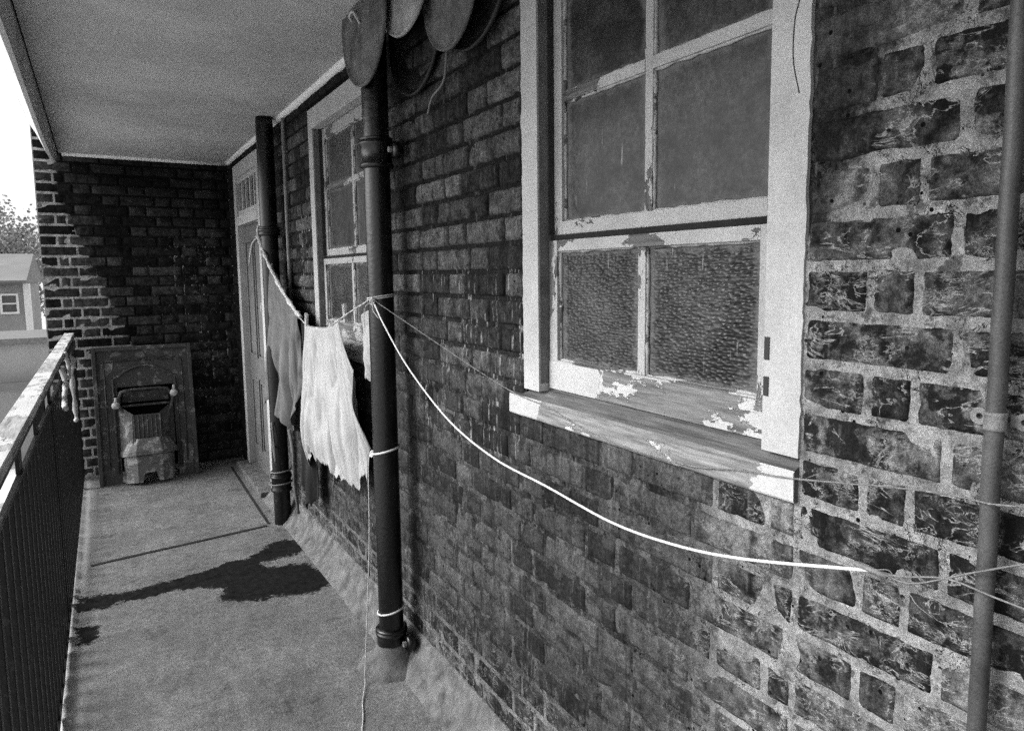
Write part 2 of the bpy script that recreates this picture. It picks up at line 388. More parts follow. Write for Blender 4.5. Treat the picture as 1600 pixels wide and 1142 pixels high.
def brickwork(name, mats, segs, u0, u1, z0, z1, holes, fields, tomap, dense, back, grid=.022):
    """one wall mesh: mortar sheet with openings + every brick as a rounded, uneven block, plus a solid back"""
    mb = MB(); at = {k: [] for k in ('rnd', 'rnd2', 'lite', 'smear', 'soot', 'drip')}
    def rec(u, z, r=.5, r2=.5):
        L, s_, so, d = fields(u, z); at['rnd'].append(r); at['rnd2'].append(r2); at['lite'].append(L); at['smear'].append(s_); at['soot'].append(so); at['drip'].append(d)
    def lines(a, b, cuts, st):
        pts = sorted(set([a, b]+[c for c in cuts if a < c < b])); out = []
        for p, q in zip(pts, pts[1:]):
            k = max(1, int(math.ceil((q-p)/st))); out += [p+(q-p)*i/k for i in range(k)]
        return out+[b]
    us = lines(u0, u1, [h[i] for h in holes for i in (0, 1)], grid); zs = lines(z0, z1, [h[i] for h in holes for i in (2, 3)], grid)
    vs = []
    for u in us:
        for z in zs:
            L = fields(u, z)[0]
            r = .0085-.0066*max(sstep(-.05, .15, L), .62*fields(u, z)[1])
            r += .0012*nz(u*40, z*40); vs.append(tomap(u, z, r)); rec(u, z)
    W = len(zs); fs = []
    for i in range(len(us)-1):
        for j in range(W-1):
            uc, zc = (us[i]+us[i+1])/2, (zs[j]+zs[j+1])/2
            if any(h[0] < uc < h[1] and h[2] < zc < h[3] for h in holes): continue
            fs.append((i*W+j, (i+1)*W+j, (i+1)*W+j+1, i*W+j+1))
    mb.add(vs, fs, 1, True)
    def brick(a, b, c, d):
        if b-a < .015: return
        r, r2 = random.random(), random.random()
        if r < .25: r = r*.4
        dd = dense((a+b)/2, (c+d)/2); w, h = b-a, d-c
        def par(L, st):
            e = [0, .0025/L, .008/L]; k = max(2, int((L-.016)/st)); 
            return e+[(.008+(L-.016)*i/k)/L for i in range(1, k)]+[1-x for x in reversed(e)]
        tu, tz = par(w, dd), par(h, dd); vs = []; pro = random.uniform(-.0005, .0022); tlt = random.uniform(-.0012, .0012); S_ = fields((a+b)/2, (c+d)/2)[1]; EF = .0013 if fields((a+b)/2, (c+d)/2)[0] > .05 else .0020; pro = pro*(1-.75*S_)-.0006*S_
        for s_ in tu:
            for t in tz:
                u, z = a+w*s_, c+h*t
                e = min(s_*w, (1-s_)*w, t*h, (1-t)*h)
                cx = min(s_*w, (1-s_)*w); cz = min(t*h, (1-t)*h)
                if cx < .004 and cz < .004: e = max(0, min(e, .004-math.hypot(.004-cx, .004-cz)))
                u += .0026*nz(u*45+9, z*45, 3.1)+.0012*nz(u*150, z*150, 1); z += .0022*nz(u*45, z*45+7, 8.3)+.0012*nz(u*150, z*150, 4)
                dep = -.012+.0125*(1-math.exp(-e/EF))
                dep += pro*min(1, e/.006)+.0016*nz(u*30, z*30, 5)+.0007*nz(u*110, z*110, 2)+tlt*(s_-.5)
                ch = nz(u*17+31, z*17, r*9)
                if ch > .30 and e < .022: dep -= (ch-.30)*.045*(1-e/.022)
                vs.append(tomap(u, z, -dep)); rec(u, z, r, r2)
        w_ = len(tz); fs = [(i*w_+j, (i+1)*w_+j, (i+1)*w_+j+1, i*w_+j+1) for i in range(len(tu)-1) for j in range(w_-1)]
        mb.add(vs, fs, 0, True)
    k0 = int(math.floor((z0-ZR0)/PITCH)); k1 = int(math.ceil((z1-ZR0)/PITCH))
    for k in range(k0, k1):
        zb, zt = ZR0+k*PITCH, ZR0+(k+1)*PITCH
        for (a0, a1, s0, s1, mode) in segs:
            zc = (zb+zt)/2
            if not (s0 <= zc < s1): continue
            zlo, zhi = max(zb, z0), min(zt, z1)
            if zhi-zlo < .02: continue
            # walk away from the jamb (a0 -> a1, may run backwards)
            sgn = 1 if a1 > a0 else -1; u = a0; seq = []
            odd = k % 2 == 1
            if mode == 'close': start = ([.113, .0715] if odd else [.236]) 
            elif mode == 'half': start = [.12*random.uniform(.9, 1.1)] if odd else [.2]
            else: start = [.06+(.177 if odd else 0)]
            i = 0; nexts = (['s', 'h'] if odd else ['h', 's'])
            while sgn*(a1-u) > .02:
                if i < len(start): L = start[i]
                else: L = .241 if nexts[(i-len(start)) % 2] == 's' else .1195
                L *= random.uniform(.985, 1.015); v = u+sgn*min(L, sgn*(a1-u))
                seq.append((min(u, v), max(u, v))); u = v; i += 1
            for (p, q_) in seq:
                L = fields((p+q_)/2, zc)[0]
                j = .0048 if L > .05 else .0052
                j2 = .0066 if L > .05 else .0053
                brick(p+j*random.uniform(.8, 1.2), q_-j*random.uniform(.8, 1.2), zlo+j2*random.uniform(.85, 1.15), zhi-j2*random.uniform(.85, 1.15))
    nb = len(mb.v)
    for b in back: mb.box(*b, mi=1)
    for v in mb.v[nb:]: rec(0, 0)
    mb.a = at
    return mb.build(name, mats)

W1 = (.72, 1.59, 1.225, 2.43); W2 = (2.62, 3.69, 1.225, 2.43); DR = (4.93, 5.915, .045, 2.44)
CZ = 2.51
def d_side(u, z): return .006 if u < .8 else (.010 if u < 1.7 else (.018 if u < 3 else .035))
segs = [(.72, -2.6, 1.225, 2.6, 'close'), (1.59, 2.62, 1.225, 2.43, 'half'), (3.69, 4.93, 1.225, 2.43, 'half'), (5.915, 6.25, 0, 2.6, 'half'),
        (.72, -2.6, 0, 1.225, 'close'), (.72, 4.93, 0, 1.225, 'plain'), (.72, 5.915, 2.43, 2.6, 'plain')]
def d_fine(u, z):
    if u < -.1: return .06
    return d_side(u, z)
back = [(1.03, 1.26, -2.6, .70, 0, CZ), (1.03, 1.26, 1.61, 2.6, 1.225, CZ), (1.03, 1.26, 3.71, 4.91, 1.225, CZ), (1.03, 1.26, 5.93, 6.25, 0, CZ),
        (1.03, 1.26, .70, 4.91, 0, 1.224), (1.03, 1.26, .701, 1.609, 2.45, CZ), (1.03, 1.26, 2.601, 3.709, 2.45, CZ), (1.03, 1.26, 4.911, 5.929, 2.46, CZ)]
wall = brickwork('brick_wall', ['brick', 'mortar'], segs, -2.6, 6.25, 0.0, CZ, [W1, W2, DR], fields_side,
                 lambda u, z, r: (1.0+r, u, z), d_fine, back)
tag(wall, 'long sooty brick wall of the flats, holding both sash windows and running along the balcony', 'wall', kind='thing')
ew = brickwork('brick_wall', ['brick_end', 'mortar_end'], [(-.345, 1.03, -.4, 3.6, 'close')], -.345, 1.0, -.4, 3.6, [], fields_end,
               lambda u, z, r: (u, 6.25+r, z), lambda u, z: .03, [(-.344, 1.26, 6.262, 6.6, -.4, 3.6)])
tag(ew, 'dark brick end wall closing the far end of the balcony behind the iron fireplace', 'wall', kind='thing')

# ------------------------------------------------------------------ floor, ceiling, beam
mb = MB(); ny = 300
def fl(x, y):
    base = .05*(1-sstep(2.6, 6.0, y))
    k = 0
    edge = sstep(-.165, -.185, x)*.012*(1+1.2*nz(y*14, 3))
    return base+k+edge+.002*nz(x*3, y*3)
ST = [(-.178, 3.82), (-.05, 3.77), (.035, 3.745), (.15, 3.77), (.265, 3.76), (.38, 3.80), (.49, 3.845), (.60, 3.86), (.68, 3.90), (.74, 3.99), (.86, 4.04), (.93, 3.90), (.91, 3.78),
      (.82, 3.76), (.68, 3.74), (.66, 3.66), (.86, 3.62), (.93, 3.44), (.90, 3.27), (.80, 3.22), (.72, 3.27), (.55, 3.30), (.47, 3.35), (.41, 3.41), (.42, 3.47), (.46, 3.52), (.36, 3.60), (.22, 3.64), (.10, 3.62), (.0, 3.65), (-.07, 3.62), (-.172, 3.63)]
def wet(x, y):
    """signed distance to the outline of the wet patch, positive inside"""
    if y < 2.9 or y > 4.4: return -.3
    ins = False; d = 9
    for i in range(len(ST)):
        (x1, y1), (x2, y2) = ST[i], ST[(i+1) % len(ST)]
        if (y1 > y) != (y2 > y) and x < (x2-x1)*(y-y1)/(y2-y1)+x1: ins = not ins
        t = max(0, min(1, ((x-x1)*(x2-x1)+(y-y1)*(y2-y1))/((x2-x1)**2+(y2-y1)**2))); d = min(d, math.hypot(x-x1-t*(x2-x1), y-y1-t*(y2-y1)))
    d = d if ins else -d
    return max(d, .045-math.hypot(x+.13, (y-3.37)*.55))
xs = [-.20, -.185, -.17]+[-.15+.025*i for i in range(42)]+[.90, .96, 1.02]
ys = [-2.6+8.85*i/ny for i in range(ny+1)]
vs = []
for i, x in enumerate(xs):
    for y in ys:
        xx = x+(.012*nz(y*9, 1.7) if i == 0 else 0); vs.append((xx, y, fl(x, y)))
for jy, y in enumerate(ys): vs.append((vs[jy][0]+.002, y, -.18))
W = len(ys)
fs = [(i*W+j, (i+1)*W+j, (i+1)*W+j+1, i*W+j+1) for i in range(len(xs)-1) for j in range(W-1)]
o_ = len(xs)*W; fs += [(o_+j, j, j+1, o_+j+1) for j in range(W-1)]
mb.add(vs, fs, 0, True)
mb.add([(-.19, -2.6, -.18), (1.02, -2.6, -.18), (1.02, 6.3, -.18), (-.19, 6.3, -.18)], [(0, 3, 2, 1)])
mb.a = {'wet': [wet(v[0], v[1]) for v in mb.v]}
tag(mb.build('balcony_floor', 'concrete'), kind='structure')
# cement fillet between floor and wall
mb = MB(); vs = []; prof = [(.90, -.003), (.905, .006), (.93, .030), (.955, .062), (.978, .100), (.990, .128), (.996, .134), (1.012, .136)]
cuts = [y for y in ys if y <= 4.92]
for (x, h) in prof:
    for y in cuts:
        vs.append((x+.0008*nz(y*9, x*4)+.0006*nz(y*31, x*9), y, fl(min(x, .9), y)+h*(1+.06*nz(y*2.2, 2.2)+.05*nz(y*17, 5))))
W = len(cuts)
mb.add(vs, [(i*W+j, (i+1)*W+j, (i+1)*W+j+1, i*W+j+1) for i in range(len(prof)-1) for j in range(W-1)], 0, False)
tag(mb.build('floor_fillet', 'fillet'), kind='structure')
mb = MB(); mb.box(-.18, 1.26, -2.6, 6.26, CZ+.001, CZ+.2); tag(mb.build('ceiling', 'ceil'), kind='structure')
mb = MB(); mb.tube([(1.0, y, CZ+.003+.004*nz(y*6, 0)) for y in [-2.5+.1*i for i in range(88)]], .026, 8); mb.tube([(x, 6.25, CZ+.002) for x in (-.16, .2, .6, 1.0)], .022, 8)
tag(mb.build('ceiling_edge', 'owhite'), kind='structure')
# downstand beam with an arched end
mb = MB(); N_ = 40
def bz(y):
    if y < 4.0: return 2.335-.02*sstep(3, 4, y)
    t = min(1, (y-4.0)/2.25); return 2.315+.19*(1-math.sqrt(max(0, 1-t**2.6)))
by = [-2.6+6.6*i/14 for i in range(14)]+[4.0+2.26*i/24 for i in range(25)]
vs = []
for y in by: vs += [(-.183, y, CZ+.22), (-.190, y, bz(y)+.005), (-.206, y, bz(y)), (-.36, y, CZ+.22)]
fs = []
for i in range(len(by)-1):
    a = i*4
    for k in range(3): fs.append((a+k, a+k+1, a+5+k, a+4+k))
    fs.append((a+3, a, a+4, a+7))
mb.add(vs, fs); tag(mb.build('arched_beam', 'ceil'), 'plain rendered beam along the open edge of the ceiling, arching at the end wall', 'beam', kind='thing')
mb = MB(); mb.box(-.35, 1.26, -2.9, -2.61, -.4, 3.0); tag(mb.build('rear_light_block', 'joint'), kind='structure')  # unseen dark wall added behind the camera to block light
# joints in the paving
mb = MB()
def strip(a, b, w, z=.004):
    a, b = Vector(a), Vector(b); d = (b-a).normalized(); s = Vector((-d.y, d.x))*w/2; k = 14; vs = []
    for i in range(k+1):
        p = a.lerp(b, i/k); ww = 1+.35*nz(i*1.7, 4)
        for q in (p-s*ww, p+s*ww): vs.append((q.x, q.y, fl(q.x, q.y)+z))
    mb.add(vs, [(2*i, 2*i+1, 2*i+3, 2*i+2) for i in range(k)])
strip((-.125, 4.235), (.815, 4.335), .026); strip((.83, 4.36), (.862, 5.95), .016)
tag(mb.build('floor_joint', 'joint'), kind='structure')
# ------------------------------------------------------------------ sash windows
def framed(mb, x0, x1, y0, y1, z0, z1, t, tb=None, tt=None, mi=0, mh=None):
    """four members butted end to end; mh = material index of horizontal members"""
    tb = tb or t; tt = tt or t; mh = mi if mh is None else mh
    mb.box(x0, x1, y0, y0+t, z0, z1, mi, .0015); mb.box(x0, x1, y1-t, y1, z0, z1, mi, .0015)
    mb.box(x0, x1, y0+t, y1-t, z0, z0+tb, mh, .0015); mb.box(x0, x1, y0+t, y1-t, z1-tt, z1, mh, .0015)
def puttyline(mb, x, y0, y1, z0, z1, w=.012, mi=0):
    """uneven putty fillet round a pane"""
    def run(a, b):
        a, b = Vector(a), Vector(b); k = max(6, int((b-a).length/.02)); pts = []; rr = []
        for i in range(k+1):
            p = a.lerp(b, i/k); pts.append((p.x, p.y+.002*nz(p.y*50, p.z*50, 1), p.z+.002*nz(p.y*50, p.z*50, 4)))
            rr.append(max(.0008, w*(.55+.55*nz(p.y*28+x, p.z*28, 6))))
        mb.tube(pts, rr, 6, mi, wob=.2)
    run((x, y0, z0), (x, y1, z0)); run((x, y0, z1), (x, y1, z1)); run((x, y0, z0), (x, y0, z1)); run((x, y1, z0), (x, y1, z1))
def window(y0, y1, label, f=.075, near=True):
    root = empty('sash_window', ((1.0), (y0+y1)/2, 1.25))
    tag(root, label, 'window', 'sash windows in the balcony wall', kind='thing')
    def par(o): o.parent = root; o.matrix_parent_inverse = root_inv; return o
    bpy.context.view_layer.update(); root_inv = root.matrix_world.inverted()
    zb, zt = H-.31, H+.845
    m = MB(); x0 = .9975
    # box frame with slightly wandering outer edge (brush-painted on to the brick)
    for (a, b, s) in ((y0, y0+f, -1), (y1-f, y1, 1)):
        k = 70; vs = []
        za = zb-.010
        for i in range(k+1):
            z = za+(zt-za)*i/k; w = .006*nz(z*19, s*3.0)+.003*nz(z*60, s)+.001*nz(z*190, s)
            yo = (a-max(w, -.001)) if s < 0 else (b+max(w, -.001)); yi = b if s < 0 else a
            vs += [(x0, yo, z), (x0, yi, z), (1.15, yi, z), (1.15, yo, z)]
        fs = [(4*i+c, 4*i+(c+1) % 4, 4*i+4+(c+1) % 4, 4*i+4+c) for i in range(k) for c in range(4)]+[(3, 2, 1, 0), (4*k, 4*k+1, 4*k+2, 4*k+3)]
        m.add(vs, fs, 0)
    m.box(x0, 1.15, y0+f, y1-f, zt-.10, zt, 0, .002)
    par(m.build('window_frame', 'paintw'))
    # staff beads beside the sashes; liners paint grime and shade on the jamb returns
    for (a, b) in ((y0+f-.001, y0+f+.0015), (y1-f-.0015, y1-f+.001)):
        m = MB(); m.box(1.003, 1.046, a, b, zb+.012, zt-.102); par(m.build('channel_shade_liner', 'chan'))
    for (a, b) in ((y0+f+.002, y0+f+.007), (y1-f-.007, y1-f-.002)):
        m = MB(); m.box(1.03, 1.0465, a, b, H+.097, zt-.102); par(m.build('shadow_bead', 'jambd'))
    ya, yb = y0+f+.004, y1-f-.004; ym = (ya+yb)/2
    def sash(x, z0, z1, tb, tt, bars, mats, glassmat, st=.036):
        g = MB(); framed(g, x, x+.04, ya, yb, z0, z1, st, tb, tt, 0, 1)
        g.box(x+.005, x+.035, ym-.012, ym+.012, z0+tb, z1-tt, 0, .002)
        zz = [z0+tb]+bars+[z1-tt]
        for b in bars:
            g.box(x+.0035, x+.035, ya+st, ym-.0121, b-.013, b+.013, 1, .002); g.box(x+.0035, x+.035, ym+.0121, yb-st, b-.013, b+.013, 1, .002)
        o = par(g.build('sash', mats))
        pm = MB()
        for i in range(len(zz)-1):
            lo = zz[i]+(.013 if i > 0 else 0); hi = zz[i+1]-(.013 if i < len(bars) else 0)
            for (p, q_) in ((ya+st, ym-.012), (ym+.012, yb-st)):
                gl = MB(); gl.box(x+.016, x+.020, p-.003, q_+.003, lo-.003, hi+.003)
                gg = gl.build('pane', glassmat); gg.parent = o; gg.matrix_parent_inverse = root_inv @ Matrix.Identity(4)
                gg.matrix_parent_inverse = Matrix.Identity(4)
                puttyline(pm, x+.013, p, q_, lo, hi, .009)
        pu = pm.build('putty', mats[1] if isinstance(mats, list) else mats); pu.parent = o
        return o
    sash(1.047, H+.095, zt-.105, .034, .05, [H+.443], ['sashw', 'sashh'], 'glass')
    # lower sash: bare bottom rail
    lo = sash(1.030, H-.312, H+.080, .078, .028, [], ['sashw', 'sashh'], 'hammer')
    m = MB(); m.box(1.0285, 1.0295, ya+.001, yb-.001, H-.311, H-.238, 0); rb = m.build('bottom_rail', 'railb'); rb.parent = lo
    m = MB(); m.box(1.040, 1.06, ya, yb, H+.0805, H+.0945); par(m.build('parting_slot', 'joint'))  # dark strip filling the gap between sashes, shade put into its colour
    # sill
    m = MB(); yl, yr = y1+.067, y0+.001
    pr = [(1.10, H-.304), (1.05, H-.306), (.993, H-.341), (.989, H-.345), (.989, H-.394), (.992, H-.398), (1.028, H-.398), (1.10, H-.398)]
    k = 40; vs = []
    for i in range(k+1):
        y = yr+(yl-yr)*i/k
        for (x, z) in pr: vs.append((x+(.0025*nz(y*9, z*20, 2) if x < .99 else 0), y, z+(.002*nz(y*12, x*20, 5) if x < 1.0 else 0)))
    n = len(pr)
    m.add(vs, [(i*n+c, i*n+(c+1) % n, (i+1)*n+(c+1) % n, (i+1)*n+c) for i in range(k) for c in range(n)]+[tuple(range(n)), tuple(k*n+c for c in range(n-1, -1, -1))])
    par(m.build('sill', 'sill' if near else 'sashh'))
    # dark sheet added behind the glass stands in for the unlit room
    m = MB(); m.box(1.10, 1.14, y0+f, y1-f, zb+.01, zt-.10); par(m.build('dark_room_sheet', 'jambd'))
    if near:
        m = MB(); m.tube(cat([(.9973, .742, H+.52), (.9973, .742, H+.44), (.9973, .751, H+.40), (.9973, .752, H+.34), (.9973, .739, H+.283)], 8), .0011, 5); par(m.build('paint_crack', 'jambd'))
        for (a, b) in ((-.158, -.118), (-.222, -.188)):
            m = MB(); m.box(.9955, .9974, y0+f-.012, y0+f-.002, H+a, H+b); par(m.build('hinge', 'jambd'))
    return root
window(W1[0], W1[1], 'large near sash window with hammered lower glass, cracked paint and bare rotten sill', near=True)
window(W2[0], W2[1], 'farther sash window with clean white bars, half hidden behind the washing and black pipe', near=False)

# ------------------------------------------------------------------ front door
root = empty('front_door', (1.0, 5.42, .05)); tag(root, 'grey painted front door in a white frame with a small barred fanlight above', 'door', kind='thing')
root_loc = Vector(root.location)
def loc(o, r=None):
    o.location = -root_loc; return o
def dpart(m, name, mat, parent=None):
    o = m.build(name, mat); o.parent = parent or root
    if parent is None: o.location = -root_loc
    return o
m = MB(); yA, yB = 4.935, 5.91; zb, zt = .05, H+.855
m.box(.985, 1.12, yA, yA+.09, zb, zt, 0, .004); m.box(.985, 1.12, yB-.09, yB, zb, zt, 0, .004)
m.box(.985, 1.12, yA+.09, yB-.09, zt-.10, zt, 0, .004); m.box(.980, 1.12, yA+.09, yB-.09, H+.385, H+.455, 0, .004)
dpart(m, 'door_frame', 'paintw')
m = MB(); m.box(1.02, 1.04, yA+.09, yB-.09, H+.456, zt-.101); fan = dpart(m, 'fanlight', 'glass')
m = MB()
for i in range(4):
    y = yA+.09+.155+i*.155; m.box(1.0, 1.019, y-.013, y+.013, H+.50, zt-.14, 0, .002)
m.box(1.0, 1.019, yA+.09, yB-.09, H+.457, H+.50, 0, .002); m.box(1.0, 1.019, yA+.09, yB-.09, zt-.139, zt-.102, 0, .002)
dpart(m, 'glazing_bars', 'paintw', fan)
m = MB(); m.box(1.03, 1.07, yA+.092, yB-.092, zb+.004, H+.384, 0, .002); leaf = dpart(m, 'door_leaf', 'doorp')
m = MB()
for (z0, z1) in ((.22, .78), (.95, H+.27)):
    for (a, b) in ((yA+.19, 5.40), (5.46, yB-.19)):
        framed(m, 1.018, 1.0299, a, b, z0, z1, .02)
        m.box(1.024, 1.0299, a+.035, b-.035, z0+.035, z1-.035, 0, .002)
dpart(m, 'door_panel', 'doorp', leaf)
m = MB(); m.tube([(1.029, 5.06, 1.30), (.99, 5.06, 1.30), (.99, 5.06, 1.38), (1.029, 5.06, 1.38)], .008, 8); dpart(m, 'handle', 'handle', leaf)
m = MB(); m.box(.90, 1.1, yA+.02, 5.93, .0, .0495, 0, .006); dpart(m, 'doorstep', 'fillet')

# ------------------------------------------------------------------ pipes
def collar(r, h):
    return [(r, -h/2-.004), (r+.012, -h/2), (r+.014, -h/2+.012), (r+.009, -h/2+.018), (r+.009, h/2-.030), (r+.014, h/2-.024), (r+.015, h/2-.012), (r+.009, h/2-.010), (r+.013, h/2-.004), (r+.013, h/2), (r, h/2+.003)]
def soilpipe(x, y, label, r, sockets, mat, ztop=CZ, zb=.05, grp='cast iron downpipes'):
    root = empty('drainpipe', (x, y, 0)); tag(root, label, 'drainpipe', grp)
    m = MB(); k = 60
    m.tube([(0, 0, zb+(ztop-zb)*i/k) for i in range(k+1)], r, 32, 0, wob=.012); m.build('shaft', mat, root)
    for (z, h, ears) in sockets:
        c = MB(); c.lathe(collar(r, h), (0, 0, z), 32, cap=False); so = c.build('socket', mat, root)
        if ears:
            for s in (-1, 1):
                e = MB(); e.lathe([(.0, -.016), (.026, -.016), (.031, -.010), (.031, .010), (.024, .016), (0, .016)], (.045, s*(r+.030), z+.005), 16, axis='x', cap=False)
                e.box(.030, .06, s*(r+.001), s*(r+.03), z-.014, z+.022, 0, .004); ee = e.build('ear', mat, so)
                b = MB(); b.lathe([(0, -.012), (.011, -.012), (.011, 0), (0, 0)], (.028, s*(r+.030), z+.005), 6, axis='x', cap=False, smooth=False); b.build('bolt', 'clip' if s < 0 else mat, so)
    return root
P1 = soilpipe(.905, 2.44, 'thick black cast iron pipe between the two windows, tied round with cords', .0475, [(H+.435, .105, True), (.155, .10, True)], 'iron', zb=.04)
P2 = soilpipe(.915, 4.34, 'flaking black pipe beside the front door with string tied near its foot', .050, [(H+.262, .05, False), (H-1.29, .11, False)], 'ironold', zb=.02)
m = MB(); pts = [(0, 0)]
prof = [(.050, .10), (.064, .085), (.076, .06), (.095, .032), (.125, .010), (.14, -.02)]
vs = []; sg = 36
for i, (r, h) in enumerate(prof):
    for k in range(sg):
        th = 2*math.pi*k/sg; rr = r*(1+(.10*nz(math.cos(th)*2, math.sin(th)*2, i*.4) if i > 1 else 0)); vs.append((.905+rr*math.cos(th), 2.44+rr*math.sin(th), fl(.8, 2.44)+h+.010*nz(rr*math.cos(th)*34, rr*math.sin(th)*34, 3)))
m.add(vs, [(i*sg+k, i*sg+(k+1) % sg, (i+1)*sg+(k+1) % sg, (i+1)*sg+k) for i in range(len(prof)-1) for k in range(sg)], 0, True)
m.build('cement_haunch', 'fillet', P1).location = (-.905, -2.44, 0)
# narrow pale pipe behind the far drainpipe
m = MB(); m.tube([(.982, 4.16, .95+.03*i) for i in range(52)], .011, 12); 
t = m.build('thin_pipe', 'clip'); tag(t, 'thin pale pipe on the brick just behind the flaking pipe by the door', 'pipe')
# light grey conduit at the near end
root = empty('conduit', (.974, .4175, 0)); tag(root, 'slim grey conduit clipped to the brick right of the near window', 'pipe')
m = MB(); m.tube([(.0015*nz(i*.3, 1), .0015*nz(i*.3, 5), CZ*i/60) for i in range(61)], .0112, 24); m.build('shaft', 'conduit', root)
m = MB(); m.lathe([(.0113, -.012), (.0135, -.0115), (.0135, -.008), (.0128, -.006), (.0128, .006), (.0135, .008), (.0135, .0115), (.0113, .012)], (0, 0, H-.197), 24, cap=False)
cl = m.build('clip', 'clip', root)
for s in (-1, 1):
    m = MB(); prof = [(.0042, -.002), (.0115, -.002), (.0115, .002), (.0042, .002)]
    m.lathe(prof+[prof[0]], (.018, s*.026, H-.197), 20, axis='x', cap=False, smooth=False); m.box(.0165, .0195, s*.010, s*.018, H-.205, H-.189); m.build('ear', 'clip', cl)

# ------------------------------------------------------------------ railing
root = empty('balcony_railing', (-.19, 3.6, 0)); tag(root, 'black iron balcony railing with vertical bars and a pale worn handrail', 'railing')
def rx(y): return -.207+(y-1.84)*.009
def rpart(m, name, mat): o = m.build(name, mat, root); o.location = (.19, -3.6, 0); return o
m = MB(); ys_ = [-2.0+8.2*i/60 for i in range(61)]; vs = []
for y in ys_:
    w = .003*nz(y*6, 1)
    vs += [(rx(y)+w, y, H-.424), (rx(y)+w-.003, y, H-.420), (rx(y)-.062, y, H-.420+.003*nz(y*9, 2)), (rx(y)-.066, y, H-.425), (rx(y)-.066, y, H-.446), (rx(y)+w, y, H-.446)]
m.add(vs, [(6*i+c, 6*i+(c+1) % 6, 6*i+6+(c+1) % 6, 6*i+6+c) for i in range(60) for c in range(6)]+[(0, 1, 2, 3, 4, 5), (365, 364, 363, 362, 361, 360)])
rpart(m, 'handrail', 'wood')
def barbox(m, x0f, w, t0, z0, z1):
    vs = []
    for y in ys_: vs += [(rx(y)+x0f, y, z0), (rx(y)+x0f-w, y, z0), (rx(y)+x0f-w, y, z1), (rx(y)+x0f, y, z1)]
    m.add(vs, [(4*i+c, 4*i+(c+1) % 4, 4*i+4+(c+1) % 4, 4*i+4+c) for i in range(60) for c in range(4)]+[(0, 1, 2, 3), (243, 242, 241, 240)])
m = MB(); barbox(m, -.002, .012, 0, H-.462, H-.4462); rpart(m, 'top_flat', 'rail')
m = MB(); barbox(m, .004, .012, 0, H-.527, H-.514); rpart(m, 'middle_rail', 'rail')
m = MB(); barbox(m, .001, .016, 0, .075, .09); rpart(m, 'bottom_rail', 'rail')
y = -1.5
while y < 6.15:
    m = MB(); m.box(rx(y)-.014, rx(y), y-.013, y+.013, .0901, H-.5271, 0, .002); rpart(m, 'bar', 'rail'); y += .11
for y in (-.6, .2, 1.05, 1.66, 2.22, 2.75, 3.4, 4.2, 5.0, 5.8):
    m = MB(); m.box(rx(y)-.010, rx(y)-.001, y-.040, y+.040, H-.5139, H-.4621, 0, .001); rpart(m, 'spacer_block', 'rail')
for y in (.75, 3.35, 5.95):
    m = MB(); m.box(rx(y)-.050, rx(y)-.018, y-.02, y+.02, -.15, H-.4462, 0, .002); rpart(m, 'post', 'rail')

# ------------------------------------------------------------------ cords and ties
def cord(name, pts, r, mat, label, cat_, k=8, grp=None, twist=False, seg=8):
    m = MB(); c = cat(pts, k)
    if twist:
        L = 0; out = ([], [])
        for i, p in enumerate(c):
            if i: L += (c[i]-c[i-1]).length
            t = (c[min(i+1, len(c)-1)]-c[max(i-1, 0)]).normalized(); u = Vector((0, 0, 1)); u = (u-t*u.dot(t)).normalized(); w = t.cross(u)
            a = L/(r*6)*2*math.pi
            for s in (0, 1): out[s].append(p+(u*math.cos(a+s*math.pi)+w*math.sin(a+s*math.pi))*r*.5)
        for s in (0, 1): m.tube(out[s], r*.6, 6)
    else: m.tube(c, r, seg)
    return tag(m.build(name, mat), label, cat_, grp)
def at_(y, z, x): return (x, y, H+z)
# main white cord: hung clear of the wall
X = .90
main = [(.862, 2.40, H-.105), (.866, 2.30, H-.19), at_(2.14, -.322, .886), at_(1.885, -.452, .905), at_(1.63, -.516, .92), at_(1.39, -.536, .935), at_(1.15, -.555, .945), at_(.965, -.545, .953), at_(.80, -.517, .962), at_(.566, -.453, .972)]
cord('nylon_rope', main, .0029, 'cord', 'bright white plastic cord sagging from the thick pipe across the brick below the near window', 'rope')
m = MB(); c0 = Vector((.972, .566, H-.453))
m.tube([c0+Vector((0, .03, .001)), c0, c0+Vector((0, -.02, -.001))], .0045, 8)
m.tube(cat([c0+Vector((0, -.015, 0)), (.958, .50, H-.443), (.955, .42, H-.395), (.955, .34, H-.352), (.955, .20, H-.30)]), .0014, 6)
m.tube(cat([c0+Vector((0, -.015, 0)), (.958, .51, H-.437), (.955, .455, H-.418), (.955, .40, H-.42), (.955, .33, H-.425), (.955, .20, H-.45)]), .0014, 6)
m.tube(cat([c0+Vector((-.002, .06, -.004)), (.975, .53, H-.462), (.97, .50, H-.478), (.975, .48, H-.49)]), .0009, 5)
m.tube(cat([c0+Vector((-.002, 0, .002)), (.968, .54, H-.442), (.97, .53, H-.46), (.965, .515, H-.448)]), .0009, 5)
tag(m.build('wire_splice', 'wire'), 'thin grey wires twisted on to the end of the white cord beside the slim conduit', 'wire')
cord('string', [(.862, 2.40, H-.095), (.88, 2.345, H-.12), (.918, 2.10, H-.198), (.952, 1.80, H-.284), (.982, 1.62, H-.336), (.984, 1.45, H-.352), (.9845, 1.25, H-.385), (.9845, .98, H-.388), (.984, .82, H-.363), (.984, .72, H-.352), (.965, .535, H-.315), (.972, .46, H-.307), (.955, .405, H-.300), (.955, .33, H-.285), (.955, .2, H-.27)],
     .0015, 'dstr', 'thin twisted string running from the thick pipe along the rotten window sill', 'string', 10, twist=True)
